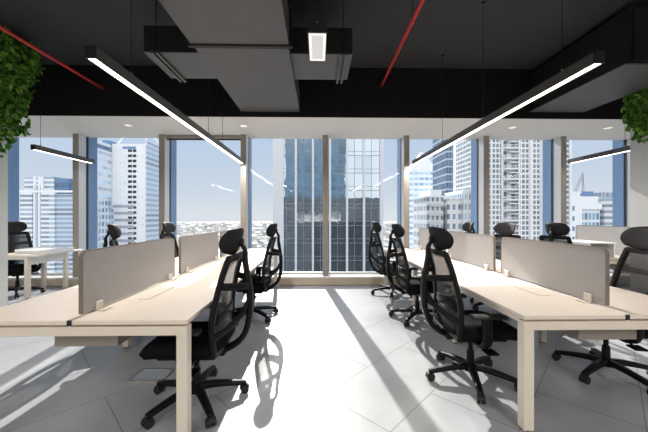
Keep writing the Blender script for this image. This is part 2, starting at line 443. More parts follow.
# ------------------------------------------------------------------ benches
def bench(x, y0, label, half=.70, n=3, pitch=1.353, name='desk_bench'):
    t = empty(name, (x, y0, 0), label=label, cat='desk')
    Lb = pitch*n
    for i in range(n):
        a, e = i*pitch + (.0 if i == 0 else .0015), (i+1)*pitch - .0015
        for s_ in (-1, 1):
            xa, xb = sorted((s_*.012, s_*half))
            tp = MB().box(xa, xb, a, e, .712, .74, .004).build('tabletop', M['top'], t)
            xa, xb = sorted((s_*.13, s_*.215)); m_ = (a+e)/2
            b = MB(); b.box(xa, xb, m_-.21, m_+.21, .7401, .7412); 
            b.build('flap_seam', M['edge'], tp)
            MB().box(xa+.004, xb-.004, m_-.206, m_+.206, .7403, .7424).build('cable_flap', M['top'], tp)
    MB().box(-.012, .012, 0.002, Lb, .70, .733).build('cable_channel', M['duct_white'], t)
    MB().box(-.012, .012, -.003, .006, .708, .741).build('channel_cap', M['capblk'], t)
    ends = (0.004, Lb-.069)
    for ye in ends:
        MB().box(-half+.004, half-.004, ye, ye+.065, .645, .700).build('end_beam', M['frame'], t, bevel=.003)
        for s_ in (-1, 1):
            xa, xb = sorted((s_*(half-.004), s_*(half-.069)))
            l = MB().box(xa, xb, ye, ye+.065, .012, .645).build('leg', M['frame'], t, bevel=.003)
            MB().cyl(((xa+xb)/2, ye+.0325, 0), ((xa+xb)/2, ye+.0325, .012), .02, seg=12).build('levelling_foot', M['rubber'], l)
    for j in range(1, n):
        yj = j*pitch - .03
        MB().box(-half+.22, half-.22, yj, yj+.06, .65, .70).build('cross_beam', M['frame'], t)
        for s_ in (-1, 1):
            xa, xb = sorted((s_*(half-.16), s_*(half-.22)))
            l = MB().box(xa, xb, yj, yj+.06, .012, .70).build('leg', M['frame'], t, bevel=.003)
            MB().cyl(((xa+xb)/2, yj+.03, 0), ((xa+xb)/2, yj+.03, .012), .02, seg=12).build('levelling_foot', M['rubber'], l)
    for s_ in (-1, 1):
        xa, xb = sorted((s_*.30, s_*.26))
        MB().box(xa, xb, .06, Lb-.06, .655, .70).build('side_rail', M['frame'], t)
    for s_ in (-1, 1):
        xa, xb = sorted((s_*.60, s_*.64))
        MB().box(xa, xb, .06, Lb-.06, .672, .705).build('side_rail', M['frame'], t)
    MB().box(-.20, .20, .13, min(Lb-.2, 3.7), .53, .60).build('cable_tray', M['tray'], t, bevel=.004)
    for yy in (.3, Lb/2, Lb-.4):
        MB().box(-.02, .02, yy, yy+.03, .60, .712).build('tray_bracket', M['tray'], t)
    return t
bench(-1.487, 1.82, 'long pale maple bench desk to the left of the aisle')
bench(1.957, 1.86, 'long pale maple bench desk to the right of the aisle', half=.665)
bench(4.83, 4.46, 'pale bench desk by the windows behind the right column', n=1, pitch=1.42)

def partition(x, y0, label, ln=1.2, z0=.752, h=.392):
    t = empty('desk_partition', (x, y0+ln/2, .74), label=label, cat='desk partition', group='taupe desk partitions')
    hh = ln/2; r = .045; pts = [(-hh, .012), (hh, .012)]
    for cx, a0 in ((hh-r, 0), (-hh+r, 90)):
        for k in range(7):
            a = R(a0 + 15*k); pts.append((cx + r*math.cos(a), .012+h-r + r*math.sin(a)))
    MB().prism(pts, -.0105, .0105, 'X').build('panel', M['screen'], t)
    path = [(0, a, b_) for a, b_ in [(hh, .012)] + pts[2:] + [(-hh, .012)]]
    MB().sweep(path, [(-.0125, -.002), (.0125, -.002), (.0125, .004), (-.0125, .004)], up=(1, 0, 0)).build('edge_trim', M['edge'], t)
    for yy in (-hh+.10, hh-.14):
        b = MB(); b.box(.0135, .032, yy, yy+.055, .003, .062, .004); b.box(-.032, -.0135, yy, yy+.055, .003, .062, .004); b.box(-.032, .032, yy, yy+.055, .003, .010)
        b.box(.03, .085, yy-.01, yy+.065, .0025, .007); b.box(-.085, -.03, yy-.01, yy+.065, .0025, .007)
        b.build('clamp', M['clamp'], t)
    return t
for i, lab in enumerate(('taupe partition at the near end of the left bench', 'taupe partition in the middle of the left bench', 'taupe partition at the window end of the left bench')):
    partition(-1.487, 1.91 + 1.345*i, lab)
for i, lab in enumerate(('taupe partition at the near end of the right bench', 'taupe partition in the middle of the right bench', 'taupe partition at the window end of the right bench')):
    partition(1.992, 2.03 + 1.325*i, lab, ln=1.18)
partition(4.83, 4.52, 'grey partition on the bench behind the right column', ln=1.0, h=.455)

# small desk by the left windows
t = empty('side_desk', (-4.93, 4.98, 0), label='small pale desk by the windows beside the left column', cat='desk')
MB().box(-.36, .36, 0, .93, .712, .74, .004).build('tabletop', M['top'], t)
for y in (.06, .81):
    for x in (.08, -.33):
        l = MB().box(x, x+.06, y, y+.06, .012, .705).build('leg', M['frame'], t, bevel=.003)
        MB().cyl((x+.03, y+.03, 0), (x+.03, y+.03, .012), .02, seg=12).build('levelling_foot', M['rubber'], l)
    MB().box(-.27, .08, y, y+.06, .655, .705).build('end_beam', M['frame'], t)
MB().box(.10, .125, .12, .81, .56, .70).build('modesty_panel', M['duct_white'], t)
t = empty('document_tray', (-4.82, 5.42, .7405), label='low white tray lying on the small desk beside the left column', cat='tray')
b = MB(); b.box(-.30, .30, -.26, .22, .0, .012); b.box(-.30, -.288, -.26, .22, .012, .07); b.box(.288, .30, -.26, .22, .012, .07); b.box(-.288, .288, .208, .22, .012, .07); b.box(-.288, .288, -.26, -.248, .012, .05)
b.build('shell', M['paper'], t)
MB().box(-.26, .26, -.23, .18, .012, .052, .003).build('paper_stack', M['paper'], t)
t = empty('desk_riser', (4.36, 4.70, .7405), label='white box riser on the bench behind the right column', cat='desk riser')
MB().box(-.20, .22, -.19, .45, .205, .225, .003).build('shelf', M['paper'], t)
for x in (-.19, .19): MB().box(x, x+.018, -.17, .43, 0, .205).build('side_panel', M['paper'], t)
MB().box(-.172, .19, .40, .418, 0, .205).build('back_panel', M['paper'], t)
t = empty('floor_outlet_box', (-1.42, 2.60, 0), label='steel framed floor outlet box under the left bench', cat='floor outlet')
b = MB(); b.box(-.15, .15, -.10, -.085, 0, .012); b.box(-.15, .15, .085, .10, 0, .012); b.box(-.15, -.135, -.085, .085, 0, .012); b.box(.135, .15, -.085, .085, 0, .012)
b.build('frame', M['steel'], t)
MB().box(-.135, .135, -.085, .085, 0, .006).build('cover', M['greyglass'], t)

# ------------------------------------------------------------------ office chair (front = +x)
def back_x(z):   # back line of the mesh frame
    pts = [(.44, -.205), (.55, -.20), (.66, -.195), (.80, -.215), (.95, -.25), (1.06, -.285)]
    for (a, xa), (c, xc) in zip(pts, pts[1:]):
        if z <= c: return xa + (xc-xa)*(z-a)/(c-a)
    return pts[-1][1]
def back_w(z):
    s_ = (z-.44)/.62
    return .228 + .020*math.sin(min(1, s_/.25)*PI/2) - (.062*((s_-.25)/.75) if s_ > .25 else 0)

def make_chair():
    t = empty('office_chair')
    # star base
    for k in range(5):
        b = MB()
        pts = [(.02, 0, .105), (.10, 0, .108), (.20, 0, .098), (.30, 0, .082), (.352, 0, .072)]
        b.sweep(smoothpath(pts, 4), rsec(.066, .050, .35), up=(0, 1, 0), scales=[(1.05-.42*i/16, 1.0-.35*i/16) for i in range(17)])
        l = b.build('base_leg', M['black'], t, smooth=True); l.rotation_euler.z = 2*PI*k/5
        c = MB()
        for s_ in (-1, 1):
            c.cyl((.345, s_*.008, .030), (.345, s_*.029, .030), .030, seg=18)
        c.cyl((.345, -.010, .030), (.345, .010, .030), .012, seg=10)
        c.cyl((.350, 0, .040), (.350, 0, .078), .009, seg=8)
        hood = [(.345+.034*math.cos(R(a)), 0, .030+.034*math.sin(R(a))) for a in range(20, 200, 20)]
        c.sweep(hood, rsec(.036, .006), up=(0, 1, 0))
        c.build('caster', M['rubber'], l)
    b = MB().cyl((0, 0, .075), (0, 0, .128), .052, .045, seg=20); b.cyl((0, 0, .128), (0, 0, .24), .031, .028, seg=18)
    b.build('base_hub', M['black'], t, smooth=False)
    MB().cyl((0, 0, .22), (0, 0, .36), .0185, seg=16).build('gas_lift', M['black'], t, smooth=False)
    b = MB(); b.box(-.15, .11, -.085, .085, .335, .39, .014, 2); b.box(-.22, -.13, -.045, .045, .345, .395, .01)
    me = b.build('tilt_mechanism', M['black'], t)
    b = MB().cyl((.03, -.08, .355), (.03, -.20, .335), .007, seg=8); b.box(-.015, .075, -.29, -.19, .322, .338, .005)
    b.build('lever', M['black'], me)
    b = MB().cyl((-.06, .08, .355), (-.06, .19, .335), .007, seg=8); b.box(-.105, -.015, .19, .29, .322, .338, .005)
    b.build('lever', M['black'], me)
    # seat: rounded cushion with waterfall front
    b = MB(); nx, ny = 18, 16; rows = {}
    def outline(i, j):
        u = -1 + 2*i/nx; v = -1 + 2*j/ny
        k = math.sqrt(max(1e-9, (u*u+v*v - u*u*v*v)/max(1e-9, u*u+v*v))) if (u or v) else 1
        # square to rounded square
        uu = u*(1-.10*v*v); vv = v*(1-.10*u*u)
        return uu, vv
    for side in (0, 1):
        for i in range(nx+1):
            for j in range(ny+1):
                u, v = outline(i, j)
                x = .035 + .285*u; y = .265*v*(1 - .05*u)
                e = max(abs(-1+2*i/nx), abs(-1+2*j/ny))
                rim = (1 - max(0, (e-.72)/.28)**2)
                dip = -.035*max(0, u-.35)**1.5*1.6
                zz = .468 + dip
                z = zz + (.042*math.sqrt(max(0, rim)) + .006*(v*v) + .008*max(0, -u) if side else -.062*math.sqrt(max(0, rim)))
                if e >= .999: key = ('r', i, j); z = zz
                else: key = (side, i, j)
                if key not in rows: rows[key] = b.bm.verts.new((x, y, z))
    def gv(side, i, j): return rows[('r', i, j)] if ('r', i, j) in rows else rows[(side, i, j)]
    for side in (0, 1):
        for i in range(nx):
            for j in range(ny):
                b.bm.faces.new((gv(side, i, j), gv(side, i+1, j), gv(side, i+1, j+1), gv(side, i, j+1)))
    b.build('seat', M['seatfab'], t, smooth=True)
    MB().box(-.20, .20, -.19, .19, .383, .412, .01).build('seat_pan', M['black'], t)
    # back frame: closed loop
    zs = [.450, .475, .55, .66, .76, .86, .96, 1.035, 1.056]
    lp = [(back_x(z), -back_w(z), z) for z in zs]
    lp += [(back_x(1.06)-.004, -.168, 1.066), (back_x(1.06)-.012, -.08, 1.066), (back_x(1.06)-.016, 0, 1.067), (back_x(1.06)-.012, .08, 1.066), (back_x(1.06)-.004, .168, 1.066)]
    lp += [(back_x(z), back_w(z), z) for z in reversed(zs)]
    lp += [(back_x(.44), .205, .436), (back_x(.44)-.006, .08, .436), (back_x(.44)-.010, 0, .436), (back_x(.44)-.006, -.08, .436), (back_x(.44), -.205, .436)]
    lp = smoothpath(lp, 4, True)
    MB().sweep(lp, rsec(.038, .050, .35), up=(1, 0, 0), closed=True).build('back_frame', M['black'], t, smooth=True)
    b = MB(); g = []
    for i in range(15):
        z = .455 + .60*i/14; w = back_w(z)
        if z > 1.03: w -= .02
        g.append([b.bm.verts.new((back_x(z) - .022*(1-(v*v)) + .004, w*v, z)) for v in [-1 + 2*j/10 for j in range(11)]])
    for i in range(14):
        for j in range(10): b.bm.faces.new((g[i][j], g[i][j+1], g[i+1][j+1], g[i+1][j]))
    b.build('back_net', M['net'], t, smooth=True)
    b = MB()
    lum = [(back_x(.66)-.035 + .03*(v*v), .2*v, .655) for v in [-1 + 2*j/10 for j in range(11)]]
    b.sweep(lum, rsec(.075, .016, .4), up=(0, 0, 1)); b.build('lumbar_pad', M['black'], t, smooth=True)
    # rear spine with spreading arms
    sp = smoothpath([(-.325, 0, 1.165), (-.358, 0, 1.11), (-.358, 0, 1.04), (-.375, 0, .92), (-.392, 0, .80), (-.390, 0, .62), (-.345, 0, .48), (-.24, 0, .395), (-.12, 0, .37)], 5)
    n = len(sp)
    b = MB().sweep(sp, rsec(.070, .040, .4), up=(0, 1, 0), scales=[(.55 + .60*min(1, i/(n*.45)), .62+.45*min(1, i/(n*.4))) for i in range(n)])
    spn = b.build('back_spine', M['black'], t, smooth=True)
    for s_ in (-1, 1):
        a = smoothpath([(-.385, s_*.01, .85), (-.365, s_*.10, .87), (-.29, s_*.195, .885), (back_x(.89)-.01, s_*(back_w(.89)-.004), .89)], 5)
        MB().sweep(a, rsec(.050, .028, .4), up=(0, 0, 1)).build('spine_arm', M['black'], spn, smooth=True)
        a = smoothpath([(-.385, s_*.01, .74), (-.35, s_*.10, .66), (-.265, s_*.20, .585), (back_x(.56)-.01, s_*(back_w(.56)-.004), .56)], 5)
        MB().sweep(a, rsec(.042, .026, .4), up=(0, .3, 1)).build('spine_arm', M['black'], spn, smooth=True)
    # headrest
    b = MB(); G = {}
    n1, n2 = 14, 10
    for side in (0, 1):
        for i in range(n1+1):
            for j in range(n2+1):
                u = -1+2*i/n1; v = -1+2*j/n2
                e = max(abs(u), abs(v))
                uu = u*math.sqrt(1-.38*v*v); vv = v*math.sqrt(1-.38*u*u)
                y = .168*uu; z = 1.178 + .100*vv + .012*abs(uu)
                xm = -.305 + .085*uu*uu - .030*vv
                th = .022*math.sqrt(max(0, 1-e**3))
                key = ('r', i, j) if e > .999 else (side, i, j)
                if key not in G: G[key] = b.bm.verts.new((xm + (th if side else -th), y, z))
    q = lambda s_, i, j: G[('r', i, j)] if ('r', i, j) in G else G[(s_, i, j)]
    for s_ in (0, 1):
        for i in range(n1):
            for j in range(n2): b.bm.faces.new((q(s_, i, j), q(s_, i+1, j), q(s_, i+1, j+1), q(s_, i, j+1)))
    hr = b.build('headrest', M['headnet'], t, smooth=True)
    MB().box(-.345, -.318, -.03, .03, 1.14, 1.20, .008).build('headrest_bracket', M['black'], hr)
    # armrests
    for s_ in (-1, 1):
        a = smoothpath([(-.02, s_*.10, .372), (-.02, s_*.23, .375), (-.02, s_*.285, .42), (-.025, s_*.298, .50), (-.03, s_*.298, .605)], 5)
        ar = MB().sweep(a, rsec(.075, .034, .4), up=(1, 0, 0)).build('armrest', M['black'], t, smooth=True)
        MB().box(-.145, .105, s_*.298-.042, s_*.298+.042, .605, .632, .012, 2).build('arm_pad', M['rubber'], ar)
    return t
proto = make_chair()
chairs = [
 # x, y, facing deg, base deg offset, label
 (-.90, 2.24, 180, 18, 'black mesh office chair in the left foreground at the near end of the left bench'),
 (-.90, 4.10, 180, 30, 'black mesh office chair at the far part of the left bench on the aisle side'),
 (1.28, 2.50, 0, 38, 'black mesh office chair in the right foreground on the aisle side of the right bench'),
 (1.32, 3.97, 0, 14, 'middle of the three black mesh office chairs on the aisle side of the right bench'),
 (1.30, 5.28, 0, 40, 'black mesh office chair nearest the windows on the aisle side of the right bench'),
 (-2.22, 3.80, 28, 10, 'black office chair seen as a headrest over the near left partition'),
 (-2.22, 5.02, 0, 33, 'black office chair seen above the gap after the near left partition beside a window mullion'),
 (2.48, 5.42, 180, 20, 'black office chair seen as a small headrest over the middle right partition'),
 (2.63, 4.42, 205, 50, 'black office chair seen as a headrest above the gap between the right partitions'),
 (3.72, 4.42, 20, 15, 'black office chair seen above the near right partition by the rightmost mullion'),
 (2.50, 2.56, 168, 60, 'black office chair cut by the right edge at the far side of the right bench'),
 (-5.27, 5.36, -35, 25, 'black office chair at the small desk beside the left column'),
]
for i, (x, y, f, bo, lab) in enumerate(chairs):
    c = proto if i == 0 else copy_tree(proto)
    c.location = (x, y, 0); c.rotation_euler.z = R(f)
    legs = [k for k in kids(c) if k.name.startswith('base_leg')]
    for j, l in enumerate(legs): l.rotation_euler.z = R(72*j + bo - f)
    tag(c, lab, 'office chair', 'black mesh office chairs')

# ------------------------------------------------------------------ ivy
def ivy(name, label, x0, x1, y0, y1, prof, n, seed, side):
    """leaves over the face and flank of a column; prof: (z, reach beyond the inner flank)"""
    rnd = random.Random(seed)
    t = empty(name, ((x0+x1)/2, (y0+y1)/2, prof[0][0]), label=label, cat='plant')
    ox, oy, oz = t.location
    def reach(z):
        for (za, ra), (zb, rb_) in zip(prof, prof[1:]):
            if z >= zb: return ra + (rb_-ra)*(za-z)/(za-zb)
        return prof[-1][1]
    zt, zb = prof[0][0], prof[-1][0]
    b = MB(); vs = MB()
    strands = []
    flank = x1 if side > 0 else x0
    for k in range(34):
        if rnd.random() < .6: px, py = flank + side*rnd.uniform(.01, .05), rnd.uniform(y0+.05, y1-.02); out = (side, 0)
        else: px, py = rnd.uniform(x0, x1), y0 - rnd.uniform(.01, .05); out = (0, -1)
        ln = (zt-zb)*rnd.uniform(.5, 1.0)
        strands.append((px, py, out, ln))
        pts = [(px-ox + out[0]*.02, py-oy + out[1]*.02, zt-oz), (px-ox+out[0]*.05+rnd.uniform(-.03, .03), py-oy+out[1]*.05, zt-oz-ln*.5), (px-ox+out[0]*.03+rnd.uniform(-.05, .05), py-oy+out[1]*.03, zt-oz-ln)]
        vs.sweep(smoothpath(pts, 4), csec(.003, 5), up=(1, .2, 0))
    vs.build('vines', M['vine'], t)
    for k in range(n):
        px, py, out, ln = rnd.choice(strands)
        z = zt - ln*rnd.random()**.9
        rc = reach(z)
        if rc <= 0: continue
        d = rc*rnd.random()**.8
        c = Vector((px-ox + out[0]*d + rnd.gauss(0, .03)*(1-abs(out[0])), py-oy + out[1]*d*.8 + rnd.gauss(0, .03), z-oz))
        s_ = rnd.uniform(.022, .044)
        nrm = Vector((out[0] + rnd.gauss(0, .6), out[1]*1 - .5 + rnd.gauss(0, .6), rnd.gauss(.35, .4))).normalized()
        tip = Vector((rnd.gauss(0, .5), rnd.gauss(0, .5), -1)); tip = (tip - nrm*tip.dot(nrm)).normalized()
        w = tip.cross(nrm)
        mid = lambda a: c + tip*s_*a - nrm*s_*.12
        P = [c - tip*s_, c + w*s_*.75 - tip*s_*.35, c + w*s_*.55 + tip*s_*.35, c + tip*s_*1.2, c - w*s_*.55 + tip*s_*.35, c - w*s_*.75 - tip*s_*.35]
        V = [b.bm.verts.new(p) for p in P]; m_ = b.bm.verts.new(mid(.0))
        for q_ in range(6): b.bm.faces.new((V[q_], V[(q_+1) % 6], m_))
    b.build('foliage', M['leaf'], t)
    return t
ivy('hanging_ivy', 'green ivy hanging down the top of the left column', -5.2, -4.40, 3.62, 4.33,
    [(3.76, .46), (3.5, .52), (3.35, .48), (3.15, .36), (2.9, .34), (2.6, .32), (2.35, .26), (2.1, .12)], 3600, 3, 1)
ivy('hanging_ivy', 'green ivy hanging at the top of the right column', 4.62, 5.35, 3.62, 4.33,
    [(3.60, .05), (3.15, .07), (3.02, .14), (2.8, .13), (2.6, .10), (2.38, .04)], 2300, 5, -1)

# ------------------------------------------------------------------ city outside
G0 = -105.
struct(MB().cyl((0, 2500, G0-1), (0, 2500, G0), 5200, seg=64), 'ground', M['ground'], 'hazy sandy ground far below')

def bld(name, x, y, label): return empty(name, (x, y, G0), label=label, cat='building')
H0 = -G0   # local height of world zero
# central mirror tower
t = bld('glass_tower', 2.1, 60, 'blue mirror glass tower with white vertical fins straight ahead')
MB().box(-9.0, 10.9, 0, 34, 0, H0+31).build('curtain_wall', M['tglass'], t)
MB().box(-11.1, -9.0, -.35, 34, 0, H0+31).build('corner_pier', M['twhite'], t)
for k in range(7):
    MB().box(-6.55+3.4*k-.19, -6.55+3.4*k+.19, -.55, 0, 0, H0+31).build('vertical_fin', M['twhite'], t)
MB().box(10.55, 10.95, -.4, 0, 0, H0+31).build('vertical_fin', M['twhite'], t)
MB().box(-11.3, 11.1, -.4, 34.2, H0+31, H0+32.2).build('parapet', M['twhite'], t)

# white tower on the left with open crown
FW = lambda n, *a, **k: facade(n, *a, **k)
t = bld('office_tower', -93.5, 150, 'white tower with a column of square windows and an open crown')
MB().box(-8.1, 8.1, 0, 13, 0, H0+37.5).build('body', FW('white_tower_wall', (.93, .94, .95), (.74, .79, .84), 2.2, 3.4, .12, .3, wrough=.5), t)
MB().box(8.1, 8.5, .2, 13, 0, H0+39).build('banded_flank', FW('blue_banded_wall', (.66, .73, .80), (.38, .47, .57), 40., 2.6, 1.0, .45), t)
for k in range(22):
    z = H0+33.5-2.55*k
    MB().box(-.4, 1.5, -.12, 0, z, z+1.25).build('window', M['hostdark'], t)
    MB().box(2.0, 3.6, -.12, 0, z, z+1.25).build('window', M['hostdark'], t)
for k in range(14):
    z = H0+6-3.4*k
    MB().box(-7.8, 2.5, -.3, 0, z, z+1.3).build('ribbon_window', M['greyglass'], t)
MB().box(-3.0, 3.4, -.15, 0, H0+37.6-2.6, H0+36.1).build('ribbon_window', M['fin'], t)
b = MB()
for (a, c) in (((-6, 0, 37.4), (-3, 0, 41.5)), ((-3, 0, 41.5), (8.2, 0, 44.5)), ((8.2, 0, 37.4), (8.2, 0, 44.5)), ((8.2, 0, 44.5), (8.2, 12, 41)), ((8.2, 12, 37.4), (8.2, 12, 41)), ((-6, 0, 41), (8.2, 0, 43))):
    b.cyl((a[0], a[1]+.6, H0+a[2]), (c[0], c[1]+.6, H0+c[2]), .5, seg=4)
b.build('crown_frame', M['twhite'], t)
t = bld('office_tower', -108, 152, 'slim blue tower just left of the white crowned tower')
MB().box(-1, 4.6, 0, 12, 0, H0+37).build('body', FW('slim_blue_wall', (.42, .55, .68), (.16, .28, .42), 1.4, 3.2, .8, .6), t)
MB().box(-.6, 3, 1, 10, H0+37, H0+40).build('plant_room', M['fin'], t)
t = bld('office_tower', -112.5, 140, 'pale tower with a flat cap left of the slim blue tower')
MB().box(4, 10.2, 0, 12, 0, H0+33.5).build('body', FW('pale_tower_wall', (.84, .88, .92), (.60, .72, .84), 3.0, 3.4, .85, .4), t)
MB().box(3.4, 9.2, -1, 12, H0+36.0, H0+37.2).build('cap', M['twhite'], t)
MB().box(5, 8, 2, 10, H0+33.5, H0+36.0).build('plant_room', M['fin'], t)
t = bld('apartment_tower', -92.9, 135, 'grey stepped block standing low before the white crowned tower')
MB().box(-4, .2, 0, 3, 0, H0+5).build('body', FW('grey_block_wall', (.55, .62, .70), (.18, .26, .36), 1.5, 3.1, .6, .6), t)
MB().box(-3, -.8, .4, 2.8, H0+5, H0+10).build('upper_step', FW('grey_block_wall_upper', (.55, .62, .70), (.18, .26, .36), 1.5, 3.1, .6, .6), t)

# twin banded tower far left
t = bld('office_tower', -123.5, 140, 'twin banded white and blue tower seen past the left column')
bw = FW('banded_wall', (.86, .89, .92), (.36, .45, .55), 60., 2.1, 1.0, .5)
MB().box(-13, -7.6, 0, 20, 0, H0+13.5).build('wing', bw, t)
MB().box(-12, -8.2, 1, 18, H0+13.5, H0+19.6).build('upper_wing', bw, t)
MB().box(-7.6, -3.6, 1.2, 18, 0, H0+16).build('core', FW('core_wall', (.80, .85, .90), (.34, .46, .6), 1.35, 300., .5, 1.0), t)
for x in (-7.4, -5.2, -3.8): MB().box(x, x+.7, .3, 1.2, 0, H0+20).build('vertical_fin', M['twhite'], t)
MB().box(-3.6, 2.5, 0, 20, 0, H0+13.5).build('wing', bw, t)
MB().box(2.5, 11, .6, 20, 0, H0+12).build('wing', FW('banded_wall_blue', (.62, .69, .77), (.27, .36, .47), 60., 2.1, 1.0, .55), t)
MB().box(-3.0, 1.4, 1, 18, H0+13.5, H0+20).build('upper_wing', bw, t)
MB().box(1.4, 8, 1.4, 18, H0+12, H0+19.2).build('plant_block', FW('plant_block_wall', (.16, .27, .42), (.12, .22, .36), 1.5, 3., .9, .8), t)
MB().box(-13.2, 11.2, -.3, 0, H0+12.6, H0+13.6).build('cornice', M['twhite'], t)

# right: pyramid topped tower
t = bld('office_tower', 67.5, 180, 'pale blue tower with a pointed white pyramid roof')
pw = FW('pyramid_tower_wall', (.80, .86, .92), (.42, .58, .74), 3.2, 3.3, .8, .45)
MB().box(-12, 6, 0, 18, 0, H0+30).build('body', pw, t)
MB().box(6, 10, 2, 16, 0, H0+21).build('side_wing', pw, t)
b = MB(); z0, z1 = H0+30, H0+41.5
vs = [b.bm.verts.new(v) for v in ((-11, 1, z0), (5, 1, z0), (5, 15, z0), (-11, 15, z0), (-3.2, 6, z1), (-1.6, 6, z1), (-1.6, 9, z1), (-3.2, 9, z1))]
for f in ((0, 1, 2, 3), (4, 5, 6, 7), (0, 1, 5, 4), (1, 2, 6, 5), (2, 3, 7, 6), (3, 0, 4, 7)): b.bm.faces.new([vs[i] for i in f])
b.build('pyramid_roof', M['twhite'], t)
# tall slab with dark glass strip
t = bld('apartment_tower', 60.4, 130, 'tall slab tower with a dark blue glass strip and small balconies')
MB().box(-4.3, -1.6, 0, 16, 0, H0+40).build('glass_strip', FW('dark_strip_wall', (.48, .54, .62), (.10, .16, .25), 1.1, 3.3, .88, .8), t)
MB().box(-1.6, .4, -.5, 16, 0, H0+41).build('pier', M['twhite'], t)
MB().box(.4, 2.4, 0, 16, 0, H0+40).build('glass_strip', FW('dark_strip_wall_narrow', (.74, .77, .80), (.26, .32, .40), 1.0, 3.3, .7, .7), t)
MB().box(2.4, 7.5, -.3, 16, 0, H0+40).build('body', FW('slab_wall', (.88, .87, .85), (.30, .36, .44), 2.5, 3.3, .3, .45), t)
for k in range(16):
    z = H0+36.5-4.1*k
    q = MB(); q.box(4.0, 6.2, -1.4, -.3, z, z+.25); q.box(4.0, 6.2, -1.4, -1.25, z+.25, z+1.2)
    q.build('balcony', M['tray'], t)
# low white blocks before it
t = bld('apartment_block', 39.6, 100, 'white stepped apartment block below the pyramid tower')
MB().box(-3.2, 2.4, 0, 14, 0, H0+8.0).build('body', FW('white_block_wall', (.86, .86, .85), (.26, .33, .40), 1.55, 3.1, .55, .55), t)
MB().box(-1.6, 2.2, 1, 12, H0+8, H0+10.6).build('penthouse', M['twhite'], t)
MB().box(-3.6, 2.6, -.5, 14, H0+7.9, H0+8.5).build('cornice', M['twhite'], t)
for k in range(5):
    z = H0+4.9-3.1*k
    MB().box(-2.6, 1.8, -1.1, 0, z, z+.9).build('balcony', M['mullside'], t)
t = bld('apartment_block', 47, 99, 'white villa block with arched bays at the foot of the dark striped slab')
MB().box(-4.0, .8, 0, 14, 0, H0+7.2).build('body', FW('villa_wall', (.88, .87, .84), (.24, .31, .38), 1.9, 3.2, .5, .55, uo=.4), t)
MB().box(.8, 4.0, -1, 13, 0, H0+9.6).build('bay', FW('villa_bay_wall', (.86, .87, .87), (.34, .46, .56), 1.3, 3.2, .7, .6), t)
MB().box(-4.2, .9, -.4, 14, H0+7.2, H0+7.8).build('cornice', M['twhite'], t)
MB().box(.5, 4.2, -1.4, 13, H0+9.6, H0+10.3).build('cornice', M['twhite'], t)
for x in (1.2, 2.5, 3.8): MB().box(x-.12, x+.12, -1.25, -1, 0, H0+9.6).build('pilaster', M['twhite'], t)
# residential tower with balconies
t = bld('apartment_tower', 62, 95, 'large white apartment tower with a middle column of balconies')
rw = FW('apartment_wall', (.93, .92, .90), (.24, .29, .34), 1.2, 1.65, .70, .68, uo=.2)
MB().box(-10.5, -3.3, 0, 16, 0, H0+38).build('window_wing', rw, t)
MB().box(-3.3, 2.2, 1.2, 16, 0, H0+38).build('balcony_bay', FW('balcony_bay_wall', (.92, .91, .89), (.22, .26, .30), 2.7, 3.3, .45, .7, uo=.9), t)
MB().box(2.2, 9.6, 0, 16, 0, H0+38).build('window_wing', rw, t)
MB().box(9.6, 13.5, 1.5, 16, 0, H0+38).build('plain_wing', FW('plain_wing_wall', (.90, .89, .87), (.4, .45, .5), 3.9, 3.3, .12, .4), t)
for x in (-10.5, -7.0, -3.5, 2.0, 5.8, 9.4):
    MB().box(x, x+.55, -.45, 0, 0, H0+38.5).build('pilaster', M['twhite'], t)
for k in range(28):
    z = H0+33-3.3*k
    q = MB(); q.box(-3.0, 1.9, -1.1, 1.2, z, z+.28)
    q.box(-3.0, 1.9, -1.1, -.95, z+.28, z+.45); q.box(-3.0, 1.9, -1.1, -1.0, z+1.15, z+1.28)
    for j in range(12): q.box(-3.0+.44*j, -2.94+.44*j, -1.08, -1.0, z+.4, z+1.2)
    q.box(-3.0, -2.85, -1.1, 1.2, z+.28, z+1.25)
    q.box(-1.0, 1.9, -.9, 1.15, z+2.2, z+2.5)
    q.build('balcony', M['twhite'], t)
t = bld('apartment_tower', 78.6, 95, 'narrow window grid edge of an apartment tower beside the rightmost mullion')
MB().box(-2.2, 2.0, 0, 14, 0, H0+38).build('window_wing', FW('apartment_wall_second', (.90, .90, .89), (.22, .29, .35), 1.2, 1.65, .62, .6), t)
MB().box(2.0, 2.6, -.4, 14, 0, H0+38.5).build('pilaster', M['twhite'], t)
# low white building with crane right
t = bld('apartment_block', 92, 105, 'plain white block with a column of small windows below the crane')
MB().box(-3.6, 1.2, 0, 16, 0, H0+9.8).build('body', M['twhite'], t)
for k in range(8):
    z = H0+3.6-3.6*k
    MB().box(-1.6, -.9, -.12, 0, z, z+1.6).build('window', M['fin'], t)
MB().box(-3.9, 1.4, -.3, 16, H0+9.8, H0+10.4).build('parapet', M['twhite'], t)
t = bld('apartment_block', 99, 108, 'white block with a recessed blue glazed front right of the crane')
MB().box(-5.2, 5.0, 1.5, 16, 0, H0+9.0).build('body', M['twhite'], t)
MB().box(-5.2, -2.4, 0, 1.5, 0, H0+9.0).build('side_pier', M['twhite'], t)
MB().box(-2.4, 5.0, .8, 1.5, 0, H0+4.2).build('glazing', FW('blue_glazing', (.80, .82, .84), (.22, .38, .52), 1.45, 3.4, .78, .7), t)
MB().box(-2.4, 5.0, 0, 1.5, H0+4.2, H0+6.2).build('lintel', M['twhite'], t)
MB().box(-1.8, 4.6, 3, 12, H0+9, H0+11).build('plant_room', M['fin'], t)
t = bld('office_block', 108.5, 108, 'grey banded block at the right beside the column')
MB().box(-3.6, 9, 0, 16, 0, H0+7.8).build('body', FW('grey_banded_wall', (.74, .77, .80), (.34, .42, .50), 40., 2.2, 1.0, .45), t)
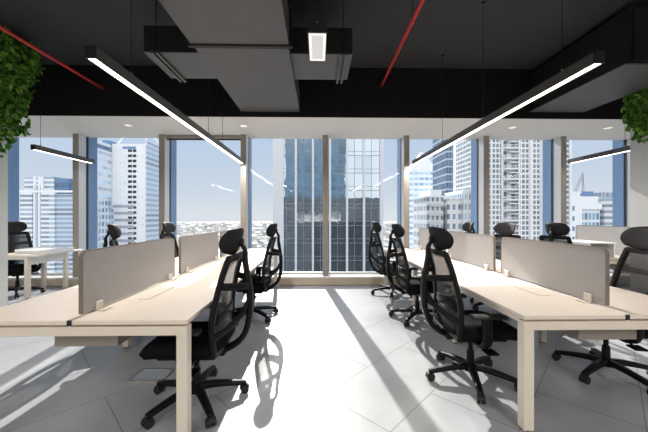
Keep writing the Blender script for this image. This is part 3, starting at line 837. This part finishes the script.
MB().box(-2.4, 3, 3, 12, H0+7.8, H0+10.6).build('plant_room', FW('plant_room_wall', (.5, .55, .6), (.25, .3, .38), 1.5, 3, .7, .7), t)
# crane
t = empty('tower_crane', (108., 125.5, G0), label='small lattice crane rising behind the plain white block', cat='crane')
b = MB(); zb = H0+10.6
for (a, c) in (((0, 0), (4.6, 9.6)), ((4.6, 9.6), (5.2, 0)), ((.8, 0), (4.7, 8.4)), ((4.6, 9.6), (4.3, 0))): b.cyl((a[0], 0, zb+a[1]), (c[0], 0, zb+c[1]), .11, seg=5)
b.build('jib', M['tray'], t)
b = MB()
for k in range(10): b.cyl((-4+k, 0, zb), (-3.5+k, 0, zb+1.5), .08, seg=5); b.cyl((-3.5+k, 0, zb+1.5), (-3+k, 0, zb), .08, seg=5)
b.cyl((-4, 0, zb), (6, 0, zb), .1, seg=5); b.cyl((-3.5, 0, zb+1.5), (5.5, 0, zb+1.5), .1, seg=5)
b.build('truss', M['tray'], t)
MB().cyl((.5, .6, 0), (.5, .6, zb), .5, seg=6).build('mast', M['tray'], t)
# low-rise city to the horizon
rnd = random.Random(11); b = MB()
cubev = [(-1, -1, 0), (1, -1, 0), (1, 1, 0), (-1, 1, 0), (-1, -1, 1), (1, -1, 1), (1, 1, 1), (-1, 1, 1)]
cubef = [(4, 5, 6, 7), (0, 1, 5, 4), (1, 2, 6, 5), (2, 3, 7, 6), (3, 0, 4, 7)]
for k in range(5200):
    d = 330*math.exp(rnd.random()*2.75); a = R(rnd.uniform(-56, 52))
    x, y = d*math.sin(a), d*math.cos(a)
    sx = rnd.uniform(5, 13)*(1 + d/3500); sy = rnd.uniform(5, 13)*(1 + d/3500); h = rnd.uniform(5, 13) if rnd.random() < .9 else rnd.uniform(14, 26)
    mi = rnd.choice((0, 0, 1, 1, 1, 2, 3)); 
    if mi == 3: h = 5
    ca, sa = math.cos(.3), math.sin(.3)
    V = [b.bm.verts.new((x + vx*sx*ca - vy*sy*sa, y + vx*sx*sa + vy*sy*ca, G0 + vz*h)) for vx, vy, vz in cubev]
    for f in cubef:
        F = b.bm.faces.new([V[i] for i in f]); F.material_index = mi
o = b.build('city_blocks', [M['c1'], M['c2'], M['c3'], M['c4']])
tag(o, 'hazy carpet of low pale houses spreading to the horizon', 'city', kind='stuff')

# ------------------------------------------------------------------ sky, sun, camera
W = bpy.data.worlds.new('sky'); S.world = W; W.use_nodes = True
N, L = W.node_tree.nodes, W.node_tree.links
bg = N['Background']
tc = N.new('ShaderNodeTexCoord'); sx = N.new('ShaderNodeSeparateXYZ'); L.new(tc.outputs['Generated'], sx.inputs[0])
rp = N.new('ShaderNodeValToRGB'); cr = rp.color_ramp
mp = N.new('ShaderNodeMapRange'); mp.inputs['From Min'].default_value = -.1; mp.inputs['From Max'].default_value = 1
L.new(sx.outputs['Z'], mp.inputs['Value']); L.new(mp.outputs[0], rp.inputs['Fac'])
def srgb(r, g, b_): return tuple(((c/255)/12.92 if c/255 <= .04045 else ((c/255+.055)/1.055)**2.4) for c in (r, g, b_)) + (1,)
cr.elements[0].position = 0; cr.elements[0].color = srgb(214, 218, 222)
cr.elements[1].position = 1; cr.elements[1].color = srgb(140, 180, 230)
for p, c in ((.095, (218, 224, 229)), (.17, (202, 214, 226)), (.33, (184, 204, 228)), (.6, (160, 190, 226))):
    e = cr.elements.new(p); e.color = srgb(*c)
L.new(rp.outputs['Color'], bg.inputs['Color'])
# added brightness: unseen sky behind the camera, whitened and raised to light the facades
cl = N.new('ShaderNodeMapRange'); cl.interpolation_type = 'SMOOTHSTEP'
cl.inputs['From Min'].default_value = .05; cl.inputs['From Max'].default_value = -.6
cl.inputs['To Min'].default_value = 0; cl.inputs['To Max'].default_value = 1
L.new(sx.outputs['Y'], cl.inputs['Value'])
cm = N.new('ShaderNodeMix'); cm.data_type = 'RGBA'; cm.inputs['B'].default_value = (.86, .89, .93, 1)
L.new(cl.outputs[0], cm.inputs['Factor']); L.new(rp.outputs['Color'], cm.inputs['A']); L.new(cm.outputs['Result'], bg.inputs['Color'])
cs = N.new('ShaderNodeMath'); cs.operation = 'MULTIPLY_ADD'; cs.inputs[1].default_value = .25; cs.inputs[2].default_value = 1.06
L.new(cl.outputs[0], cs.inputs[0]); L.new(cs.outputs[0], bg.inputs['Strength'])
sun = bpy.data.lights.new('sun', 'SUN'); sun.energy = 7.2; sun.angle = R(.55); sun.color = (1, .95, .87)
so = bpy.data.objects.new('sun', sun); COL.objects.link(so)
el = R(31.5); dx = .125
to_sun = Vector((-dx, 1, 0)).normalized()*math.cos(el) + Vector((0, 0, math.sin(el)))
so.rotation_euler = to_sun.to_track_quat('Z', 'Y').to_euler(); so.location = (-3, 20, 20)

cd = bpy.data.cameras.new('camera'); cam = bpy.data.objects.new('camera', cd); COL.objects.link(cam)
cam.location = (0, 0, 1.36); cam.rotation_euler = (R(90), 0, R(-1.1))
cd.sensor_width = 36; cd.lens = 36*300/648; cd.shift_y = 1/648; cd.clip_end = 20000; cd.clip_start = .05
S.camera = cam
S.view_settings.view_transform = 'Standard'; S.view_settings.look = 'None'; S.view_settings.gamma = 1; S.view_settings.exposure = 0
S.view_settings.use_curve_mapping = False
